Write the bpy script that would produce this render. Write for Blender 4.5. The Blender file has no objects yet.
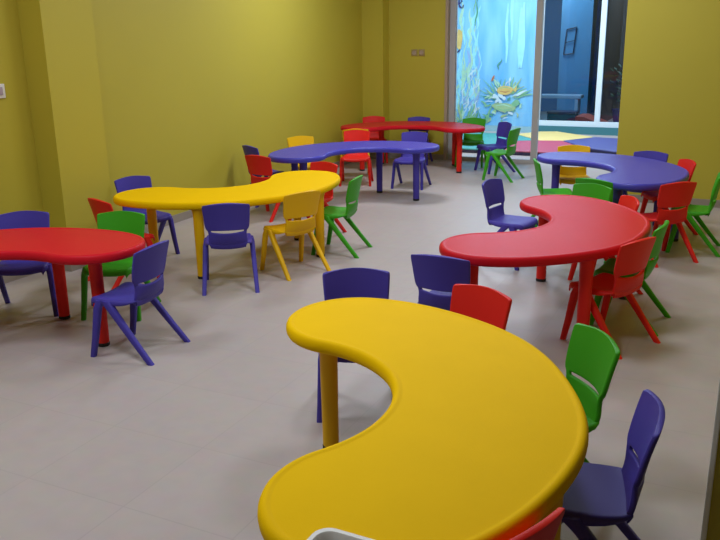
import bpy, bmesh, math, random
from mathutils import Vector, Matrix
random.seed(7)
scn = bpy.context.scene
COL = scn.collection
PSI = -0.45534                                   # yaw of the room's axes; u runs across the room, v along it
CU, SU = math.cos(PSI), math.sin(PSI)
def uv(u, v, z=0.0):
    return Vector((u*CU - v*SU, u*SU + v*CU, z))

# ------------------------------------------------------------------ materials
def new_mat(name):
    m = bpy.data.materials.new(name); m.use_nodes = True
    nt = m.node_tree
    return m, nt, nt.nodes['Principled BSDF']
def srgb(r, g, b):
    f = lambda c: (c/255/12.92) if c/255 <= .04045 else ((c/255+.055)/1.055)**2.4
    return (f(r), f(g), f(b), 1)
def paint(name, c, rough=.5, var=.06, scale=6, bump=0.0, bscale=200, spec=.5, coat=0):
    m, nt, b = new_mat(name)
    tc = nt.nodes.new('ShaderNodeTexCoord')
    n = nt.nodes.new('ShaderNodeTexNoise'); n.inputs['Scale'].default_value = scale; n.inputs['Detail'].default_value = 4
    nt.links.new(tc.outputs['Object'], n.inputs['Vector'])
    mx = nt.nodes.new('ShaderNodeMix'); mx.data_type = 'RGBA'
    mx.inputs[6].default_value = [max(0, x*(1-var)) for x in c[:3]]+[1]
    mx.inputs[7].default_value = [min(1, x*(1+var)) for x in c[:3]]+[1]
    nt.links.new(n.outputs['Fac'], mx.inputs[0]); nt.links.new(mx.outputs[2], b.inputs['Base Color'])
    b.inputs['Roughness'].default_value = rough
    b.inputs['Specular IOR Level'].default_value = spec
    if coat: b.inputs['Coat Weight'].default_value = coat
    if bump:
        n2 = nt.nodes.new('ShaderNodeTexNoise'); n2.inputs['Scale'].default_value = bscale; n2.inputs['Detail'].default_value = 2
        nt.links.new(tc.outputs['Object'], n2.inputs['Vector'])
        bp = nt.nodes.new('ShaderNodeBump'); bp.inputs['Strength'].default_value = bump; bp.inputs['Distance'].default_value = .002
        nt.links.new(n2.outputs['Fac'], bp.inputs['Height']); nt.links.new(bp.outputs['Normal'], b.inputs['Normal'])
    return m
M = {}
M['wall'] = paint('yellow_wall_paint', srgb(186, 171, 54), .55, .03, 2, .25, 90)
M['wall_deep'] = M['wall']
M['ceil'] = paint('white_ceiling_paint', srgb(176, 174, 170), .8, .02)
M['skirt'] = paint('grey_skirting_tile', srgb(150, 140, 128), .4, .05)
M['beige_frame'] = paint('beige_frame_paint', srgb(170, 150, 132), .45, .04)
M['grey_frame'] = paint('grey_aluminium', srgb(176, 172, 172), .4, .04)
M['white_frame'] = paint('white_aluminium', srgb(215, 228, 238), .35, .02)
M['white_plastic'] = paint('white_plastic', srgb(228, 226, 220), .35, .02)
M['lilac_plastic'] = paint('lilac_grey_plastic', srgb(176, 160, 172), .35, .02)
M['rubber'] = paint('black_rubber', srgb(18, 17, 18), .6, .1)
M['slate'] = paint('slate_metal', srgb(52, 70, 92), .5)
M['tan_plate'] = paint('tan_plastic', srgb(160, 138, 84), .5)
M['teal'] = paint('teal_paint', srgb(60, 120, 130), .5, .05)
def plastic(key, c, rough=.46):
    M[key] = paint(key+'_plastic', c, rough, .04, 8, .35, 420, .2)
plastic('red', srgb(222, 38, 30)); plastic('yellow', srgb(232, 180, 12)); plastic('green', srgb(62, 158, 30)); plastic('purple', srgb(72, 62, 158))
M['red_top'] = paint('red_tabletop_plastic', srgb(204, 28, 42), .34, .04, 8, .3, 320, .07)
M['yellow_top'] = paint('yellow_tabletop_plastic', srgb(240, 192, 0), .65, .03, 8, .3, 320, .05)
M['blue_top'] = paint('blue_tabletop_plastic', srgb(70, 66, 176), .34, .04, 8, .3, 320, .3)
M['foam_yellow'] = paint('yellow_vinyl', srgb(222, 196, 120), .5); M['foam_red'] = paint('red_vinyl', srgb(172, 60, 88), .5)
M['foam_blue'] = paint('blue_vinyl', srgb(72, 76, 138), .5); M['foam_green'] = paint('green_vinyl_reflection', srgb(66, 150, 146), .45)  # green is lightened to carry a floor reflection in its colour
M['foam_side'] = paint('navy_vinyl', srgb(34, 30, 72), .45)

def floor_mat():
    m, nt, b = new_mat('floor_tiles')
    tc = nt.nodes.new('ShaderNodeTexCoord')
    br = nt.nodes.new('ShaderNodeTexBrick'); br.offset = 0; br.inputs['Scale'].default_value = 1
    br.inputs['Brick Width'].default_value = .45; br.inputs['Row Height'].default_value = .45
    br.inputs['Mortar Size'].default_value = .003; br.inputs['Mortar Smooth'].default_value = .3
    a = srgb(184, 172, 168)
    br.inputs['Color1'].default_value = a; br.inputs['Color2'].default_value = [x*.97 for x in a[:3]]+[1]
    br.inputs['Mortar'].default_value = [x*.90 for x in a[:3]]+[1]
    nt.links.new(tc.outputs['Object'], br.inputs['Vector'])
    n = nt.nodes.new('ShaderNodeTexNoise'); n.inputs['Scale'].default_value = 14; n.inputs['Detail'].default_value = 6
    nt.links.new(tc.outputs['Object'], n.inputs['Vector'])
    mx = nt.nodes.new('ShaderNodeMix'); mx.data_type = 'RGBA'; mx.blend_type = 'MULTIPLY'; mx.inputs[0].default_value = .18
    nt.links.new(br.outputs['Color'], mx.inputs[6]); nt.links.new(n.outputs['Color'], mx.inputs[7])
    nt.links.new(mx.outputs[2], b.inputs['Base Color'])
    b.inputs['Roughness'].default_value = .42; b.inputs['Specular IOR Level'].default_value = .45
    return m
M['floor'] = floor_mat()
def glass_mat(name, tint=(1, 1, 1, 1), rough=0.0, r0=.04, rmax=.3):
    m = bpy.data.materials.new(name); m.use_nodes = True; nt = m.node_tree
    nt.nodes.clear()
    out = nt.nodes.new('ShaderNodeOutputMaterial'); mix = nt.nodes.new('ShaderNodeMixShader')
    tr = nt.nodes.new('ShaderNodeBsdfTransparent'); tr.inputs[0].default_value = tint
    gl = nt.nodes.new('ShaderNodeBsdfGlossy'); gl.inputs['Roughness'].default_value = rough
    fr = nt.nodes.new('ShaderNodeFresnel'); fr.inputs[0].default_value = 1.45
    nt.links.new(fr.outputs[0], mix.inputs[0]); nt.links.new(tr.outputs[0], mix.inputs[1]); nt.links.new(gl.outputs[0], mix.inputs[2])
    nt.links.new(mix.outputs[0], out.inputs[0])
    return m
M['glass'] = glass_mat('clear_glass'); M['glass_blue'] = glass_mat('bluish_glass', (.72, .86, .95, 1))

# ------------------------------------------------------------------ mesh helpers
def link(name, bm, mats, parent=None, smooth=True, loc=None, rz=None):
    bmesh.ops.recalc_face_normals(bm, faces=bm.faces)
    me = bpy.data.meshes.new(name); bm.to_mesh(me); bm.free()
    for m in (mats if isinstance(mats, (list, tuple)) else [mats]): me.materials.append(m)
    if smooth:
        me.polygons.foreach_set('use_smooth', [True]*len(me.polygons))
        me.set_sharp_from_angle(angle=math.radians(38))
    o = bpy.data.objects.new(name, me); COL.objects.link(o)
    if parent: o.parent = parent
    if loc is not None: o.location = loc
    if rz is not None: o.rotation_euler.z = rz
    return o
def tag(o, label=None, cat=None, group=None, kind=None):
    if label: o['label'] = label
    if cat: o['category'] = cat
    if group: o['group'] = group
    if kind: o['kind'] = kind
    return o
def empty(name, loc, rz=0):
    o = bpy.data.objects.new(name, None); COL.objects.link(o); o.location = loc; o.rotation_euler.z = rz
    o.empty_display_size = .1
    return o
def box(bm, x0, x1, y0, y1, z0, z1, bev=0, mat=0):
    vs = [bm.verts.new((x, y, z)) for z in (z0, z1) for y in (y0, y1) for x in (x0, x1)]
    F = [(0,1,3,2),(4,6,7,5),(0,4,5,1),(2,3,7,6),(0,2,6,4),(1,5,7,3)]
    fs = [bm.faces.new([vs[i] for i in f]) for f in F]
    for f in fs: f.material_index = mat
    if bev:
        es = list({e for f in fs for e in f.edges})
        bmesh.ops.bevel(bm, geom=es, offset=bev, segments=2, affect='EDGES', profile=.6)
def room_box(name, u0, u1, v0, v1, z0, z1, mat, bev=0, parent=None, smooth=False):
    bm = bmesh.new(); box(bm, u0, u1, v0, v1, z0, z1, bev)
    o = link(name, bm, mat, parent, smooth)
    if parent is None: o.rotation_euler.z = PSI
    return o
def struct(o): o['kind'] = 'structure'; return o
def loft(bm, rings, closed=True, cap0=True, cap1=True, mat=0):
    vr = [[bm.verts.new(p) for p in r] for r in rings]
    n = len(vr[0])
    for a, b in zip(vr, vr[1:]):
        for i in range(n if closed else n-1):
            f = bm.faces.new((a[i], a[(i+1) % n], b[(i+1) % n], b[i])); f.material_index = mat
    if cap0: bm.faces.new(vr[0][::-1]).material_index = mat
    if cap1: bm.faces.new(vr[-1]).material_index = mat
    return vr

# ------------------------------------------------------------------ the room
H = 3.0
struct(room_box('floor', -6.4, 2.6, -2.2, 17.6, -.08, 0, M['floor']))
# keep the tile pattern in room axes: the floor mesh itself lies in room coordinates
struct(room_box('ceiling', -6.4, 2.6, -2.2, 10.0, H, H+.1, M['ceil']))
struct(room_box('ceiling_play', -6.4, 2.6, 10.0, 17.6, H, H+.1, paint('reflection_blue_ceiling', srgb(190, 212, 236), .8, .02)))  # unseen ceiling, blue put in to tint reflections on the tabletops
W = M['wall']
def prism(name, pts, z0, z1, mat):
    bm = bmesh.new(); loft(bm, [[(x, y, z) for x, y in pts] for z in (z0, z1)])
    o = link(name, bm, mat, None, False); o.rotation_euler.z = PSI; return struct(o)
prism('wall_left', [(-4.9, 4.4), (-4.45, 4.4), (-4.661, 9.86), (-4.9, 9.86)], 0, H, W)
struct(room_box('wall_left_near', -4.9, -4.38, -2.0, 3.94, 0, H, W))
struct(room_box('wall_left_pilaster', -4.9, -4.18, 3.94, 4.4, 0, H, W))
struct(room_box('wall_back_pilaster', -4.70, -4.357, 9.66, 9.86, 0, H, W))
struct(room_box('wall_back', -4.9, -3.585, 9.86, 10.0, 0, H, W))
struct(room_box('trim_1', -3.585, -3.548, 9.85, 9.99, 0, H, M['beige_frame'], .006))
struct(room_box('wall_right_back', -1.13, .6, 7.9, 8.15, 0, H, W))
struct(room_box('wall_right_return', -1.13, -.88, 8.15, 10.0, 0, H, W))
struct(room_box('wall_right', .45, .6, 2.6, 7.9, 0, H, W))
struct(room_box('wall_right_near', .012, .6, 2.3, 2.6, 0, H, W))
struct(room_box('trim_2', -.004, .012, 2.294, 2.33, 0, H, M['white_plastic'], .003))
struct(room_box('wall_front', -4.75, 2.6, -2.2, -2.0, 0, H, W))
struct(room_box('wall_right_entry', 2.4, 2.6, -2.0, 2.3, 0, H, W))
struct(room_box('wall_entry_side', .6, 2.6, 2.3, 2.5, 0, H, W))
SK = M['skirt']
prism('baseboard_left', [(-4.45, 4.4), (-4.438, 4.4), (-4.641, 9.66), (-4.653, 9.66)], 0, .07, SK)
struct(room_box('baseboard_left_near', -4.38, -4.368, -2.0, 3.928, 0, .07, SK))
struct(room_box('baseboard_left_pilaster', -4.38, -4.168, 3.928, 4.4, 0, .07, SK))
struct(room_box('baseboard_back', -4.345, -3.585, 9.848, 9.86, 0, .07, SK))
struct(room_box('baseboard_back_pilaster', -4.64, -4.345, 9.648, 9.848, 0, .07, SK))
struct(room_box('baseboard_right', -1.142, .45, 7.888, 7.9, 0, .07, SK))

# glazed partition to the play room
def frame_window(name, u0, u1, v, z0, z1, bars, mat, glass, w=.06, d=.06, low=.06):
    root = empty(name, uv(0, 0), PSI); root['kind'] = 'structure'
    def part(nm, *a):
        m = a[-1]; o = room_box(nm, *a[:-1], m, .004, root); return o
    part('frame_rail', u0, u1, v-d/2, v+d/2, z0, z0+low, mat)
    part('frame_rail', u0, u1, v-d/2, v+d/2, z1-w, z1, mat)
    xs = [u0] + bars + [u1-w]
    for u in xs: part('frame_stile', u, u+w, v-d/2, v+d/2, z0+low, z1-w, mat)
    for a, b in zip(xs, xs[1:]):
        part('window_pane', a+w, b, v-.004, v+.004, z0+low, z1-w, glass)
    return root
frame_window('window_1', -3.548, -2.385, 9.96, 0, H, [], M['grey_frame'], M['glass'], .075, .07, .045)

# play room beyond the glass
struct(room_box('wall_play_left', -5.6, -5.4, 9.98, 13.3, 0, H, paint('pale_blue_paint', srgb(150, 205, 228), .6)))
struct(room_box('wall_play_right', .6, .8, 8.15, 13.3, 0, H, paint('pale_blue_paint_side', srgb(160, 205, 225), .6)))
BL = paint('blue_wall_paint', srgb(96, 178, 226), .6)
struct(room_box('wall_mural_side', -5.6, -3.26, 13.3, 13.5, 0, H, BL))
struct(room_box('wall_play_sill', -3.26, .8, 13.3, 13.5, 0, .12, M['teal']))
struct(room_box('wall_play_lintel', -3.26, .8, 13.3, 13.5, 2.6, H, BL))
struct(room_box('wall_play_end', -.2, .8, 13.3, 13.5, .12, 2.6, BL))
struct(room_box('baseboard_play', -5.4, -3.26, 13.285, 13.3, 0, .099, paint('pale_teal_paint', srgb(150, 192, 205), .5)))
frame_window('window_2', -3.26, -.2, 13.36, .12, 2.6, [-2.29, -1.3], M['white_frame'], M['glass_blue'], .085, .07, .085)

# mural: one painted panel, strokes are part of its surface
def mural():
    bm = bmesh.new()
    u0, z0 = -5.38, .10
    WD, HT = 2.11, 2.6
    X0 = -4.63 - u0          # where the visible part begins
    base, nt, b = new_mat('mural_water')
    tc = nt.nodes.new('ShaderNodeTexCoord'); mp = nt.nodes.new('ShaderNodeMapping'); mp.inputs['Scale'].default_value = (3.0, 1, .55)
    nt.links.new(tc.outputs['Object'], mp.inputs['Vector'])
    n = nt.nodes.new('ShaderNodeTexNoise'); n.inputs['Scale'].default_value = 1.6; n.inputs['Detail'].default_value = 5
    nt.links.new(mp.outputs[0], n.inputs['Vector'])
    rp = nt.nodes.new('ShaderNodeValToRGB')
    rp.color_ramp.elements[0].position = .3; rp.color_ramp.elements[0].color = srgb(92, 172, 232)
    rp.color_ramp.elements[1].position = .72; rp.color_ramp.elements[1].color = srgb(144, 206, 240)
    nt.links.new(n.outputs['Fac'], rp.inputs[0]); nt.links.new(rp.outputs[0], b.inputs['Base Color']); b.inputs['Roughness'].default_value = .6
    cols = [('pale_green', (170, 214, 190)), ('white', (196, 220, 232)), ('seaweed', (74, 150, 128)), ('leaf', (124, 182, 140)), ('amber', (214, 184, 110)),
            ('lavender', (144, 178, 226)), ('deep_blue', (34, 52, 110)), ('olive', (156, 186, 140)), ('rust', (176, 110, 80)), ('sky', (150, 218, 236))]  # stroke colours drawn toward the water blue, haze of the glass painted in
    idx = {c[0]: i+1 for i, c in enumerate(cols)}
    mats = [base] + [paint('mural_'+nm, srgb(*c), .6, .18, 14) for nm, c in cols]
    box(bm, 0, WD, -.012, 0, 0, HT)
    lay = [0]
    def poly(pts, col):
        lay[0] += 1; y = -.0125 - lay[0]*2e-5
        vs = [bm.verts.new((X0+x, y, z)) for x, z in pts]
        f = bm.faces.new(vs); f.material_index = idx[col]
    def stroke(pts, w, col):
        n = len(pts)
        L, R = [], []
        for i, (x, z) in enumerate(pts):
            a = pts[max(i-1, 0)]; c = pts[min(i+1, n-1)]
            dx, dz = c[0]-a[0], c[1]-a[1]; l = math.hypot(dx, dz) or 1
            ww = w*math.sin(math.pi*(.12+.8*i/(n-1)))/2
            L.append((x-dz/l*ww, z+dx/l*ww)); R.append((x+dz/l*ww, z-dx/l*ww))
        for i in range(n-1):
            poly([L[i], L[i+1], R[i+1], R[i]], col)
    def blob(cx, cz, rx, rz, col, rot=0, jag=.12, n=18):
        p = []
        for k in range(n):
            a = 2*math.pi*k/n; r = 1+random.uniform(-jag, jag)
            x, z = rx*r*math.cos(a), rz*r*math.sin(a)
            p.append((cx+x*math.cos(rot)-z*math.sin(rot), cz+x*math.sin(rot)+z*math.cos(rot)))
        poly(p, col)
    R = random.uniform
    def wavy(x, z, dx, dz, w, col, k=7, amp=.02):
        ph = R(0, 6)
        stroke([(x+dx*i/k+amp*math.sin(ph+i*1.1), z+dz*i/k) for i in range(k+1)], w, col)
    for i in range(46): wavy(R(.0, .42), R(.1, 1.6), R(-.06, .1), R(.25, .6), R(.02, .06), random.choice(['pale_green', 'sky', 'sky', 'lavender', 'pale_green', 'sky']))
    for i in range(22): wavy(R(.1, .36), R(.1, .8), R(.02, .14), R(.12, .3), R(.012, .035), random.choice(['white', 'lavender', 'pale_green', 'white']))
    for i in range(5): wavy(R(.5, 1.2), R(.9, 1.4), R(-.02, .02), R(.8, 1.1), R(.05, .12), 'sky', 8, .008)
    # green weed bank, lower left
    for i in range(26): wavy(R(.02, .62), R(.0, .08), R(-.06, .1), R(.08, .3), R(.02, .05), random.choice(['leaf', 'leaf', 'seaweed', 'olive', 'pale_green']), 6, .012)
    # hanging weed at top, dark marks and a round amber shape at the left edge
    wavy(.33, 1.62, .03, .42, .03, 'seaweed', 8, .012); wavy(.30, 1.8, .02, .3, .02, 'leaf', 7, .012)
    for i in range(7): wavy(.04+R(-.02, .07), 1.86+R(0, .16), R(-.05, .05), R(.03, .08), R(.02, .04), 'deep_blue', 4, .01)
    blob(.055, 1.42, .055, .16, 'amber'); wavy(.02, 1.2, .05, .05, .03, 'deep_blue', 4, .006)
    # bed of leaves, coral and two plain fish shapes
    for i in range(44):
        a = R(.1, math.pi-.1)+R(-.4, .4); r0 = R(.12, .26); r1 = r0+R(.1, .26)
        cx, cz = .86, .42
        p0 = (cx+r0*1.1*math.cos(a), cz+r0*math.sin(a)*.9); p1 = (cx+r1*1.15*math.cos(a+R(-.25, .25)), cz+r1*math.sin(a))
        pm = ((p0[0]+p1[0])/2+R(-.02, .02), (p0[1]+p1[1])/2+R(-.02, .02))
        stroke([p0, pm, p1], R(.015, .03), random.choice(['leaf', 'seaweed', 'pale_green', 'olive', 'leaf', 'white']))
    for i in range(40): wavy(R(.5, 1.15), R(.06, .5), R(-.14, .14), R(-.06, .1), R(.015, .04), random.choice(['leaf', 'olive', 'white', 'pale_green', 'seaweed']), 5, .012)
    wavy(.73, .92, .06, .18, .025, 'seaweed', 7, .02)
    blob(.66, .78, .018, .05, 'rust', -.4); blob(.95, .76, .016, .03, 'white')
    for i in range(9): blob(R(.68, .86), R(.36, .5), R(.03, .06), R(.02, .045), 'white', R(0, 3))
    blob(.87, .585, .135, .075, 'amber', .05, .05); poly([(1.0, .59), (1.07, .66), (1.06, .56)], 'amber')
    stroke([(.78, .61), (.87, .64), (.97, .61)], .02, 'olive'); stroke([(.78, .57), (.88, .555), (.96, .575)], .018, 'rust')
    blob(.86, .31, .2, .07, 'olive', -.08, .08); stroke([(.72, .33), (.86, .355), (1.0, .31)], .02, 'pale_green'); stroke([(.7, .29), (.85, .26), (1.0, .275)], .02, 'leaf')
    blob(1.06, .38, .07, .05, 'leaf', .5); blob(1.12, .53, .06, .02, 'white', .5)
    o = link('mural', bm, mats, smooth=False, loc=uv(u0, 13.299, z0), rz=PSI)
    tag(o, 'underwater mural of fish and weeds painted on the blue wall beyond the glass', 'mural')
mural()

# play mats on the floor beyond the glass
def play_mat(pts, mat, label, h=.06):
    root = empty('play_mat', uv(sum(p[0] for p in pts)/len(pts), sum(p[1] for p in pts)/len(pts)), PSI)
    c = (sum(p[0] for p in pts)/len(pts), sum(p[1] for p in pts)/len(pts))
    q = [(p[0]-c[0], p[1]-c[1]) for p in pts]
    def ring(z, k): return [(x*k, y*k, z) for x, y in q]
    bm = bmesh.new(); loft(bm, [ring(0, 1), ring(h*.72, 1)]); link('mat_body', bm, M['foam_side'], root, False)
    bm = bmesh.new(); loft(bm, [ring(h*.72, 1.0), ring(h*.93, .998), ring(h, .985)]); link('mat_cover', bm, mat, root, False)
    tag(root, label, 'play mat', 'coloured foam play mats beyond the glass')
play_mat([(-3.34, 12.55), (-3.08, 13.0), (-2.83, 13.1), (-2.15, 12.53), (-2.49, 11.94), (-2.80, 11.85)], M['foam_yellow'], 'pale yellow foam play mat lying beyond the glass, nearest the far window')
play_mat([(-3.0, 10.60), (-3.09, 11.68), (-2.83, 11.83), (-2.50, 11.92), (-2.28, 11.58), (-2.15, 11.29), (-2.28, 10.62)], M['foam_red'], 'red foam play mat just beyond the glass, in front of the yellow mat')
play_mat([(-2.47, 11.93), (-2.13, 12.51), (-1.2, 12.4), (-.7, 11.6), (-.9, 10.9), (-1.6, 11.0), (-2.10, 11.30), (-2.25, 11.6)], M['foam_blue'], 'dull blue foam play mat beyond the glass, running behind the projecting yellow wall')
play_mat([(-3.36, 12.53), (-2.84, 11.86), (-3.11, 11.71), (-3.04, 10.62), (-4.5, 10.62), (-4.6, 12.6)], M['foam_green'], 'teal green foam play mat with floor reflection in its colour, beyond the glass, under the mural')  # real mat, extended toward the glass to stand in for a floor reflection

# dim room behind the far window
DK = paint('dusky_blue_paint', srgb(76, 134, 186), .7)
struct(room_box('wall_far', -6.4, 2.6, 17.3, 17.5, 0, H, DK))
struct(room_box('wall_far_left', -4.9, -4.7, 13.5, 17.3, 0, H, DK))
struct(room_box('wall_far_pillar', -3.46, -2.88, 15.9, 16.3, 0, H, paint('pale_blue_pillar_paint', srgb(120, 178, 214), .6)))
struct(room_box('wall_far_divider', -2.58, -2.44, 14.9, 17.3, 0, H, paint('dark_brown_paint', srgb(70, 60, 52), .7)))
struct(room_box('wall_far_right', -2.44, 2.6, 17.2, 17.3, 0, H, paint('olive_brown_paint', srgb(120, 108, 84), .7)))
def bench():
    root = empty('low_bench', uv(-3.35, 15.2), PSI)
    bm = bmesh.new(); box(bm, -.55, .5, -.16, .16, .44, .5, .01); link('bench_top', bm, M['white_frame'], root)
    for sx in (-.48, .42):
        bm = bmesh.new(); box(bm, sx-.03, sx+.03, -.13, .13, 0, .44, .004); link('leg', bm, M['white_frame'], root)
    tag(root, 'low white bench seen through the far window', 'bench')
bench()
def crate():
    root = empty('storage_box', uv(-3.0, 14.3), PSI)
    bm = bmesh.new(); box(bm, -.24, .24, -.15, .15, 0, .24, .012); link('box_body', bm, paint('navy_board', srgb(30, 40, 84), .6), root)
    bm = bmesh.new(); box(bm, -.25, .25, -.16, .16, .24, .28, .01); link('lid', bm, paint('dark_lid', srgb(60, 70, 104), .6), root)
    tag(root, 'dark navy storage box on the floor behind the far window', 'box')
crate()
def wedge(u, v, w, d, h, mat, label):
    bm = bmesh.new()
    loft(bm, [[(-w, y, 0), (w, y, 0), (w*.9, y, .05), (-w*.6, y, h), (-w, y, h)] for y in (-d, d)])
    o = link('foam_ramp', bm, mat, None, False, uv(u, v), PSI); tag(o, label, 'foam ramp')
wedge(-2.42, 14.3, .3, .3, .22, paint('orange_vinyl', srgb(214, 96, 70), .5), 'orange red foam ramp on the floor behind the far window')
def hoop():
    root = empty('wall_frame', uv(-3.28, 15.88, 1.42), PSI)
    bm = bmesh.new()
    P = [(-.10, 0, -.22), (.08, 0, -.2), (.12, 0, .28), (-.06, 0, .24)]
    for a, b in zip(P, P[1:]+P[:1]):
        A, B = Vector(a), Vector(b); d = (B-A).normalized(); s = Vector((0, 1, 0)); t = d.cross(s)
        loft(bm, [[p+(s*math.cos(k*math.pi/3)+t*math.sin(k*math.pi/3))*.012 for k in range(6)] for p in (A, B)])
    link('rim', bm, M['slate'], root)
    bm = bmesh.new(); A, B = Vector((-.08, 0, .0)), Vector((.1, 0, .04)); s = Vector((0, 1, 0)); t = (B-A).normalized().cross(s)
    loft(bm, [[p+(s*math.cos(k*math.pi/3)+t*math.sin(k*math.pi/3))*.008 for k in range(6)] for p in (A, B)]); link('crossbar', bm, M['slate'], root)
    tag(root, 'thin dark four-sided frame on the pale pillar behind the far window', 'frame')
hoop()
def bush():
    root = empty('potted_plant', uv(-2.12, 14.95), PSI)
    bm = bmesh.new(); loft(bm, [[(r*math.cos(k*math.pi/8), r*math.sin(k*math.pi/8), z) for k in range(16)] for r, z in ((.11, 0), (.15, .26), (.16, .28))]); link('pot', bm, paint('plum_pot', srgb(84, 64, 120), .5), root)
    bm = bmesh.new()
    for i in range(90):
        a, t = random.uniform(0, 6.28), random.uniform(.1, 1); r = random.uniform(.03, .19)
        c = Vector((r*math.cos(a), r*math.sin(a), .3+t*.75)); d = Vector((math.cos(a), math.sin(a), random.uniform(-.2, .8))).normalized()*.11
        s = d.cross(Vector((0, 0, 1))).normalized()*.03
        bm.faces.new([bm.verts.new(p) for p in (c, c+d*.5+s, c+d, c+d*.5-s)])
    link('foliage', bm, paint('dark_leaf', srgb(44, 84, 50), .6, .3), root, False)
    tag(root, 'dark leafy potted plant behind the right pane of the far window', 'plant')
bush()

# ------------------------------------------------------------------ wall fittings
def switch():
    root = empty('light_switch', uv(-4.38, 3.70, 1.245), PSI)
    bm = bmesh.new(); box(bm, 0, .012, -.045, .045, -.045, .045, .004); link('cover_plate', bm, M['white_plastic'], root)
    bm = bmesh.new(); box(bm, .012, .018, -.022, .022, -.026, .026, .003); link('rocker', bm, M['lilac_plastic'], root)
    tag(root, 'white light switch with grey rocker on the yellow wall at far left', 'light switch')
switch()
def socket(u):
    root = empty('wall_socket', uv(u, 9.86, 1.36), PSI)
    bm = bmesh.new(); box(bm, -.042, .042, -.012, 0, -.042, .042, .004); link('cover_plate', bm, M['tan_plate'], root)
    bm = bmesh.new(); loft(bm, [[(r*math.cos(k*math.pi/8), y, r*math.sin(k*math.pi/8)) for k in range(16)] for r, y in ((.028, -.012), (.028, -.017), (.022, -.017), (.02, -.013))]); link('socket_face', bm, M['beige_frame'], root)
    return root
tag(socket(-4.0), 'tan wall plate on the back yellow wall, left one of the pair', 'wall socket', 'wall plates on the back wall')
tag(socket(-3.9), 'tan wall plate on the back yellow wall, right one of the pair', 'wall socket', 'wall plates on the back wall')

# ------------------------------------------------------------------ kidney tables
RO, RL, PHI, RI = .8041, .2269, 1.4058, .492
COEF = [-.0454, -.058, .012, .0043, -.0041, -.0032]
TABLE_H = .5293
def kidney(n=40):
    d = RO-RL; lx, ly = d*math.cos(PHI), d*math.sin(PHI)
    D = RL+RI; h = math.sqrt(D*D-ly*ly); cx = lx-h
    P, N = [], []
    def lin(a, b, n): return [a+(b-a)*i/n for i in range(n)]
    for t in lin(-PHI, PHI, 2*n): P.append((RO*math.cos(t), RO*math.sin(t))); N.append((math.cos(t), math.sin(t)))
    b = math.atan2(-ly, -h) % (2*math.pi)
    lobe = []
    for t in lin(PHI, b, n): lobe.append(((lx+RL*math.cos(t), ly+RL*math.sin(t)), (math.cos(t), math.sin(t))))
    for p, q in lobe: P.append(p); N.append(q)
    g = math.atan2(ly, h)
    for t in lin(g, -g, n): P.append((cx+RI*math.cos(t), RI*math.sin(t))); N.append((-math.cos(t), -math.sin(t)))
    t0 = lin(b, PHI, n)
    for t in t0: P.append((lx+RL*math.cos(t), -ly-RL*math.sin(t))); N.append((math.cos(t), -math.sin(t)))
    L = [math.dist(P[i], P[(i+1) % len(P)]) for i in range(len(P))]
    tot = sum(L); s = [0]
    for l in L[:-1]: s.append(s[-1]+l)
    out = []
    for p, q, si in zip(P, N, s):
        t = 2*math.pi*(si-s[n])/tot
        o = sum(COEF[k]*math.cos((k+1)*t) for k in range(6))
        out.append((p[0]+q[0]*o, p[1]+q[1]*o))
    # normals from the final outline
    m = len(out); nn = []
    for i in range(m):
        a, c = out[i-1], out[(i+1) % m]; dx, dy = c[0]-a[0], c[1]-a[1]; l = math.hypot(dx, dy); nn.append((dy/l, -dx/l))
    return out, nn
KP, KN = kidney()
def tabletop_bm():
    bm = bmesh.new(); h = TABLE_H
    prof = [(.05, -.022), (.034, -.040), (.026, -.048), (.014, -.0495), (.006, -.046), (.0015, -.038), (0, -.027), (.001, -.016), (.005, -.007), (.011, -.002), (.018, 0), (.024, -.0004), (.028, -.0022), (.033, -.0026), (.045, -.0022)]
    loft(bm, [[(p[0]-n[0]*d, p[1]-n[1]*d, h+z) for p, n in zip(KP, KN)] for d, z in prof])
    return bm
LEGS = [(-.029, .588), (-.029, -.588), (.527, .464), (.527, -.464)]
def circle(r, z, cx=0, cy=0, n=20): return [(cx+r*math.cos(2*math.pi*k/n), cy+r*math.sin(2*math.pi*k/n), z) for k in range(n)]
def kidney_table(key, x, y, th, color, label):
    root = empty('kidney_table', (x, y, 0), th)
    o = link('tabletop', tabletop_bm(), M[color+'_top'], root)
    lm = M[{'blue': 'purple'}.get(color, color)]
    for lx, ly in LEGS:
        bm = bmesh.new()
        loft(bm, [circle(r, z) for r, z in ((.0305, .018), (.031, .03), (.034, .40), (.036, .45), (.044, .475), (.05, TABLE_H-.022))])
        leg = link('leg', bm, lm, root, loc=(lx, ly, 0))
        bm = bmesh.new(); loft(bm, [circle(r, z) for r, z in ((.030, 0), (.0325, .003), (.0325, .017), (.030, .02))])
        tag(link('foot_cap', bm, M['rubber'], leg), 'black rubber foot cap')
    tag(root, label, 'table', 'kidney-shaped school tables')
TABLES = {
 'Y1': (-.076, 2.206, .031, 'yellow', 'big yellow kidney-shaped table in the foreground, with a white tray on it'),
 'R1': (.905, 4.456, -.535, 'red', 'red kidney-shaped table with a pink sheen, right behind the foreground yellow table'),
 'B1': (1.842, 6.360, .146, 'blue', 'violet blue kidney-shaped table at the right, beside the projecting yellow wall'),
 'Y2': (-.965, 5.85, -.987, 'yellow', 'yellow kidney-shaped table near the long left wall, with a yellow chair at it'),
 'R3': (-1.896, 3.701, 2.039, 'red', 'red kidney-shaped table cut off by the left edge of the photo'),
 'B2': (.019, 7.515, 2.008, 'blue', 'violet blue kidney-shaped table in the left row, in front of the farthest red table'),
 'R2': (.623, 9.539, 1.329, 'red', 'farthest red kidney-shaped table, near the back wall and the glass'),
}
for k, a in TABLES.items(): kidney_table(k, *a)

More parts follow.
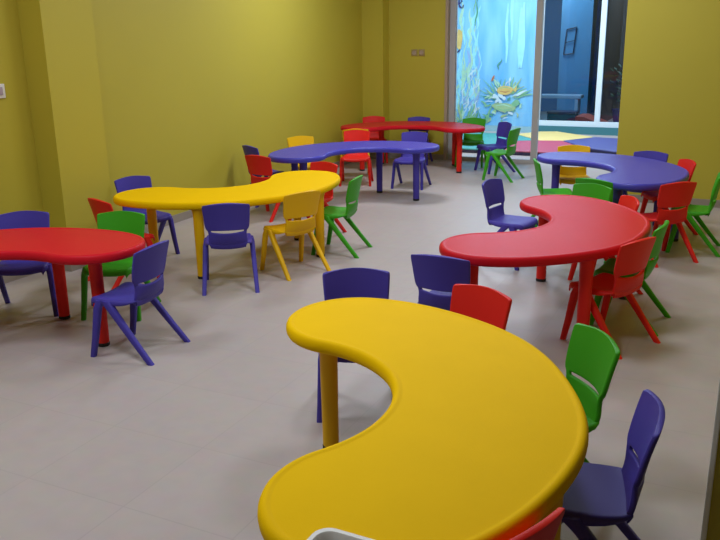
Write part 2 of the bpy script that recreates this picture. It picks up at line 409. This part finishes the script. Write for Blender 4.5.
# ------------------------------------------------------------------ chairs (moulded plastic, A-frame legs)
def finish(bm, solid=0, sub=0):
    me = bpy.data.meshes.new('tmp'); bmesh.ops.recalc_face_normals(bm, faces=bm.faces); bm.to_mesh(me); bm.free()
    o = bpy.data.objects.new('tmp', me); COL.objects.link(o)
    if solid:
        s = o.modifiers.new('s', 'SOLIDIFY'); s.thickness = solid; s.offset = 0; s.use_even_offset = False
    if sub:
        s = o.modifiers.new('u', 'SUBSURF'); s.levels = sub; s.render_levels = sub
    dg = bpy.context.evaluated_depsgraph_get()
    me2 = bpy.data.meshes.new_from_object(o.evaluated_get(dg))
    bpy.data.objects.remove(o)
    me2.polygons.foreach_set('use_smooth', [True]*len(me2.polygons)); me2.set_sharp_from_angle(angle=math.radians(50))
    return me2
def backrest_mesh():
    bm = bmesh.new()
    # rows: z, half width, y of centre line
    rows = [(.282, .100, -.084), (.288, .114, -.097), (.302, .121, -.109), (.322, .122, -.115), (.346, .119, -.117), (.362, .117, -.117), (.374, .118, -.117), (.383, .119, -.117),
            (.394, .122, -.118), (.400, .129, -.118), (.413, .1365, -.119), (.45, .140, -.126), (.49, .143, -.135), (.525, .1455, -.144), (.546, .1465, -.150), (.555, .1455, -.152), (.5575, .140, -.153)]
    S = [-1, -.95, -.86, -.81, -.5, -.25, 0, .25, .5, .81, .86, .95, 1]
    g = []
    for z, w, y in rows:
        r = []
        for s in S:
            x = s*w
            if abs(z-.383) < .001 or abs(z-.374) < .001: z1 = z-(.007 if z > .38 else .005)*max(0, 1-(s/.81)**2)
            else: z1 = z
            up = max(0, (z-.41)/.14)
            bul = .029*(1-(s*s))*min(1, max(.35, (z-.27)/.1))
            crown = .016*(1-(x/.145)**2)*up
            r.append(bm.verts.new((x, y+.014-bul, z1+crown)))
        g.append(r)
    for i in range(len(rows)-1):
        for j in range(len(S)-1):
            if i == 7 and 2 <= j <= 9: continue
            bm.faces.new((g[i][j], g[i][j+1], g[i+1][j+1], g[i+1][j]))
    return finish(bm, .016, 1)
def seat_mesh():
    bm = bmesh.new()
    T = [(-.108, .112, .308), (-.10, .122, .306), (-.085, .134, .304), (-.04, .146, .302), (.03, .148, .303), (.09, .147, .307), (.13, .144, .309), (.150, .136, .303), (.160, .122, .292)]
    S = [-1, -.97, -.88, -.6, -.3, 0, .3, .6, .88, .97, 1]
    g = []
    for y, w, z in T:
        r = []
        for s in S:
            dz = -.010*(1-s*s)
            if abs(s) == .97: dz = .002
            if abs(s) == 1: dz = -.028*min(1, max(.05, (y+.12)/.1))
            ww = w if abs(s) < 1 else w*1.0+.004
            sx = s if abs(s) < 1 else (.985 if s > 0 else -.985)
            r.append(bm.verts.new((sx*ww, y, z+dz)))
        g.append(r)
    for i in range(len(T)-1):
        for j in range(len(S)-1): bm.faces.new((g[i][j], g[i][j+1], g[i+1][j+1], g[i+1][j]))
    # rear and front skirts
    lo = [bm.verts.new((v.co.x*.97, v.co.y+.016, v.co.z-.036)) for v in g[0]]
    for j in range(len(S)-1): bm.faces.new((lo[j], lo[j+1], g[0][j+1], g[0][j]))
    lo = [bm.verts.new((v.co.x*.98, v.co.y+.002, v.co.z-.020)) for v in g[-1]]
    for j in range(len(S)-1): bm.faces.new((g[-1][j], g[-1][j+1], lo[j+1], lo[j]))
    return finish(bm, .012, 1)
def leg_mesh(sx, front):
    bm = bmesh.new()
    if front: P = [((sx*.138, .088, .300), .021, .024), ((sx*.150, .105, .26), .0165, .021), ((sx*.158, .132, .10), .0145, .017), ((sx*.164, .152, 0), .0135, .0145)]
    else: P = [((sx*.138, .060, .300), .021, .030), ((sx*.150, .022, .26), .0165, .024), ((sx*.160, -.108, .10), .0145, .0185), ((sx*.166, -.192, 0), .0135, .0165)]
    rings = []
    for (c, a, b) in P:
        r = []
        for k in range(16):
            t = 2*math.pi*k/16; ct, st = math.cos(t), math.sin(t); e = .55
            r.append((c[0]+a*math.copysign(abs(ct)**e, ct), c[1]+b*math.copysign(abs(st)**e, st), c[2]))
        rings.append(r)
    loft(bm, rings)
    return finish(bm)
BASE = {'seat': [seat_mesh()], 'backrest': [backrest_mesh()], 'leg': [leg_mesh(-1, 1), leg_mesh(1, 1), leg_mesh(-1, 0), leg_mesh(1, 0)]}
PROTO = {}
for c in ('red', 'yellow', 'green', 'purple'):
    PROTO[c] = []
    for nm in ('seat', 'backrest', 'leg'):
        for me in BASE[nm]:
            m2 = me.copy(); m2.name = nm+'_'+c; m2.materials.clear(); m2.materials.append(M[c]); PROTO[c].append((nm, m2))
def school_chair(c, x, y, th, label, group):
    root = empty('school_chair', (x, y, 0), th)
    for nm, me in PROTO[c]:
        o = bpy.data.objects.new(nm, me); COL.objects.link(o); o.parent = root
    tag(root, label, 'chair', group)
G = {'Y1': 'chairs around the foreground yellow table', 'R1': 'chairs around the red table on the right', 'B1': 'chairs around the blue table on the right',
     'Y2': 'chairs around the yellow table by the left wall', 'R3': 'chairs around the red table at the left edge', 'B2': 'chairs around the blue table in the left row',
     'R2': 'chairs around the farthest red table'}
CHAIRS = [
 ('purple', -1.162, 3.884, 1.213, 'R3', 'purple chair at the right end of the left-edge red table, nearest the camera there'),
 ('purple', -1.975, 4.534, -2.924, 'R3', 'purple chair behind the left-edge red table, its seat showing under the tabletop'),
 ('green', -1.421, 4.483, 3.049, 'R3', 'green chair behind the right end of the left-edge red table'),
 ('red', -1.573, 5.157, -.782, 'Y2', 'red chair partly hidden by the green chair at the left-edge red table'),
 ('purple', -1.593, 5.812, -2.400, 'Y2', 'purple chair behind the left end of the yellow table, against the left wall'),
 ('purple', -0.843, 4.990, 0.137, 'Y2', 'purple chair seen from behind at the yellow table, beside the yellow chair'),
 ('yellow', -.46, 5.325, .665, 'Y2', 'yellow chair seen from behind at the yellow table near the left wall'),
 ('green', -0.151, 5.830, 1.253, 'Y2', 'green chair facing left at the right end of the left-wall yellow table'),
 ('red', -0.369, 6.391, 2.456, 'Y2', 'red chair behind the right end of the left-wall yellow table, beside the green one'),
 ('red', -.805, 7.112, -.607, 'B2', 'red chair between the left-wall yellow table and the left tip of the left-row blue table'),
 ('purple', -.926, 7.761, -.937, 'B2', 'purple chair by the left wall, peeking out behind a red chair'),
 ('yellow', -.545, 8.246, -2.730, 'B2', 'yellow chair behind the left part of the left-row blue table, against the left wall'),
 ('red', -0.025, 8.729, -3.232, 'B2', 'red chair behind the middle of the left-row blue table, backed by a yellow chair'),
 ('yellow', -.035, 9.175, .05, 'R2', 'yellow chair mostly hidden behind a red one, its thin legs showing below'),
 ('purple', .561, 8.490, -3.493, 'B2', 'purple chair behind the right end of the left-row blue table'),
 ('red', 0.208, 10.370, -3.150, 'R2', 'red chair behind the left half of the farthest red table, by the corner'),
 ('purple', .745, 10.19, 2.862, 'R2', 'purple chair behind the middle of the farthest red table, under the wall plates'),
 ('green', 1.406, 9.929, 2.817, 'R2', 'green chair behind the right end of the farthest red table, before the mural'),
 ('purple', 1.606, 9.453, 1.921, 'R2', 'purple chair by the glass, between two green chairs'),
 ('green', 1.612, 8.911, .989, 'R2', 'green chair side-on by the glass, just in front of a purple chair'),
 ('purple', 1.048, 5.454, -2.204, 'R1', 'purple chair in the hollow of the right-hand red table, alone on open floor'),
 ('green', 1.6, 6.47, -1.695, 'B1', 'green chair edge-on at the left tip of the right-hand blue table'),
 ('yellow', 1.951, 7.179, 2.959, 'B1', 'orange yellow chair behind the left tip of the right-hand blue table'),
 ('purple', 2.428, 6.727, 2.500, 'B1', 'purple chair behind the right-hand blue table, against the projecting yellow wall'),
 ('red', 2.482, 6.324, 1.611, 'B1', 'red chair at the far right end of the right-hand blue table, facing left'),
 ('red', 2.132, 5.488, 0.308, 'B1', 'red chair seen from behind at the right-hand blue table, beside a green chair'),
 ('green', 2.459, 5.725, 1.148, 'B1', 'green chair side-on, cut off by the right edge of the photo'),
 ('green', 1.75, 5.63, -0.812, 'B1', 'green chair with its back to the camera, rear one of the back-to-back green pair'),
 ('green', 1.470, 5.207, 2.313, 'R1', 'green chair facing the right-hand red table, front one of the back-to-back pair'),
 ('red', 1.53, 4.83, 1.6, 'R1', 'red chair behind the far side of the red table, next to the paired green chairs'),
 ('green', 1.483, 4.199, 1.020, 'R1', 'green chair edge-on between two red chairs at the right-hand red table'),
 ('red', 1.285, 3.906, 0.657, 'R1', 'red chair seen from behind at the near right side of the red table'),
 ('purple', -.015, 3.178, -3.129, 'Y1', 'purple chair behind the far left end of the foreground yellow table'),
 ('purple', .434, 3.671, -.475, 'R1', 'purple chair with its back turned, at the left tip of the right-hand red table'),
 ('red', .380, 2.925, 2.316, 'Y1', 'red chair behind the foreground yellow table, only its backrest showing'),
 ('green', .652, 2.472, 1.784, 'Y1', 'green chair at the right side of the foreground yellow table'),
 ('purple', 0.64, 1.985, 1.32, 'Y1', 'purple chair at lower right, side-on to the foreground yellow table'),
 ('red', 0.228, 1.52, 0.68, 'Y1', 'red chair at the bottom edge, only a corner of its backrest showing'),
]
for c, x, y, th, t, lab in CHAIRS: school_chair(c, x, y, th, lab, G[t])

# ------------------------------------------------------------------ tray on the foreground table
def tray():
    z0 = TABLE_H
    root = empty('serving_tray', (0, 0, 0), 0)
    A = Vector((-.090, 1.455)); ex = (Vector((.006, 1.406))-A).normalized(); th = math.atan2(ex.y, ex.x)
    w, d = .34, .24
    root.location = (A.x+ex.x*w/2+ex.y*d/2, A.y+ex.y*w/2-ex.x*d/2, z0); root.rotation_euler.z = th
    def rr(a, b, r, z):
        p = []
        for cx, cy, t0 in ((a-r, b-r, 0), (-a+r, b-r, 90), (-a+r, -b+r, 180), (a-r, -b+r, 270)):
            for k in range(7):
                t = math.radians(t0+15*k); p.append((cx+r*math.cos(t), cy+r*math.sin(t), z))
        return p
    a, b = w/2, d/2
    bm = bmesh.new()
    loft(bm, [rr(a-.016, b-.016, .03, 0), rr(a-.004, b-.004, .036, .020), rr(a, b, .038, .024), rr(a-.002, b-.002, .037, .028), rr(a-.012, b-.012, .032, .028), rr(a-.016, b-.016, .030, .024), rr(a-.024, b-.024, .026, .006)])
    link('tray_body', bm, M['white_plastic'], root)
    bm = bmesh.new(); loft(bm, [rr(a-.0265, b-.0265, .026, .0055), rr(a-.028, b-.028, .025, .0085)]); tag(link('liner', bm, M['lilac_plastic'], root), 'lilac grey tray liner')
    tag(root, 'white tray with rounded corners on the foreground table, cut by the bottom edge', 'tray')
tray()

# ------------------------------------------------------------------ light
def area(name, u, v, z, sx, sy, power, col=(1, 1, 1), rx=0, ry=0):
    l = bpy.data.lights.new(name, 'AREA'); l.shape = 'RECTANGLE'; l.size = sx; l.size_y = sy; l.energy = power; l.color = col
    o = bpy.data.objects.new(name, l); COL.objects.link(o); o.location = uv(u, v, z); o.rotation_euler = (rx, ry, PSI)
    return o
for u, v, pw in ((-3.4, 2.0, 26), (-2.6, 4.8, 20), (-3.2, 7.3, 54), (-1.9, 1.6, 36), (-1.1, 4.2, 28), (-1.3, 6.6, 28)):
    area('ceiling_lamp', u, v, H-.03, .6, .6, pw, (.84, .9, 1))
area('play_room_lamp', -3.4, 11.6, H-.03, 2.2, 1.4, 130, (.76, .88, 1))
area('play_room_lamp', -1.2, 11.6, H-.03, 1.4, 1.4, 60, (.76, .88, 1))
area('far_room_fill', -1.5, 16.0, H-.03, .8, .8, 40, (.95, .95, 1))  # unseen fill light, added to brighten the view through the right pane
area('far_room_fill', -3.6, 15.2, H-.03, .8, .8, 36, (.75, .9, 1))  # unseen fill light for the left part of the far room
w = bpy.data.worlds.new('World'); scn.world = w; w.use_nodes = True
w.node_tree.nodes['Background'].inputs[0].default_value = (.6, .7, .8, 1); w.node_tree.nodes['Background'].inputs[1].default_value = .3

# ------------------------------------------------------------------ camera
cam = bpy.data.cameras.new('camera'); co = bpy.data.objects.new('camera', cam); COL.objects.link(co)
f, p, r, ch = 797.14, .281955, -.0152224, 1.52777
cam.sensor_width = 36; cam.lens = f*36/720; cam.clip_start = .02; cam.shift_y = .0011
fwd = Vector((0, math.cos(p), -math.sin(p))); rt = Vector((1, 0, 0)); up = Vector((0, math.sin(p), math.cos(p)))
R2, U2 = math.cos(r)*rt+math.sin(r)*up, -math.sin(r)*rt+math.cos(r)*up
co.matrix_world = Matrix(((R2.x, U2.x, -fwd.x, 0), (R2.y, U2.y, -fwd.y, 0), (R2.z, U2.z, -fwd.z, ch), (0, 0, 0, 1)))
scn.camera = co
vs = scn.view_settings
vs.view_transform = 'Standard'; vs.look = 'None'; vs.exposure = 0; vs.gamma = 1; vs.use_curve_mapping = False
scn.cycles.max_bounces = 8
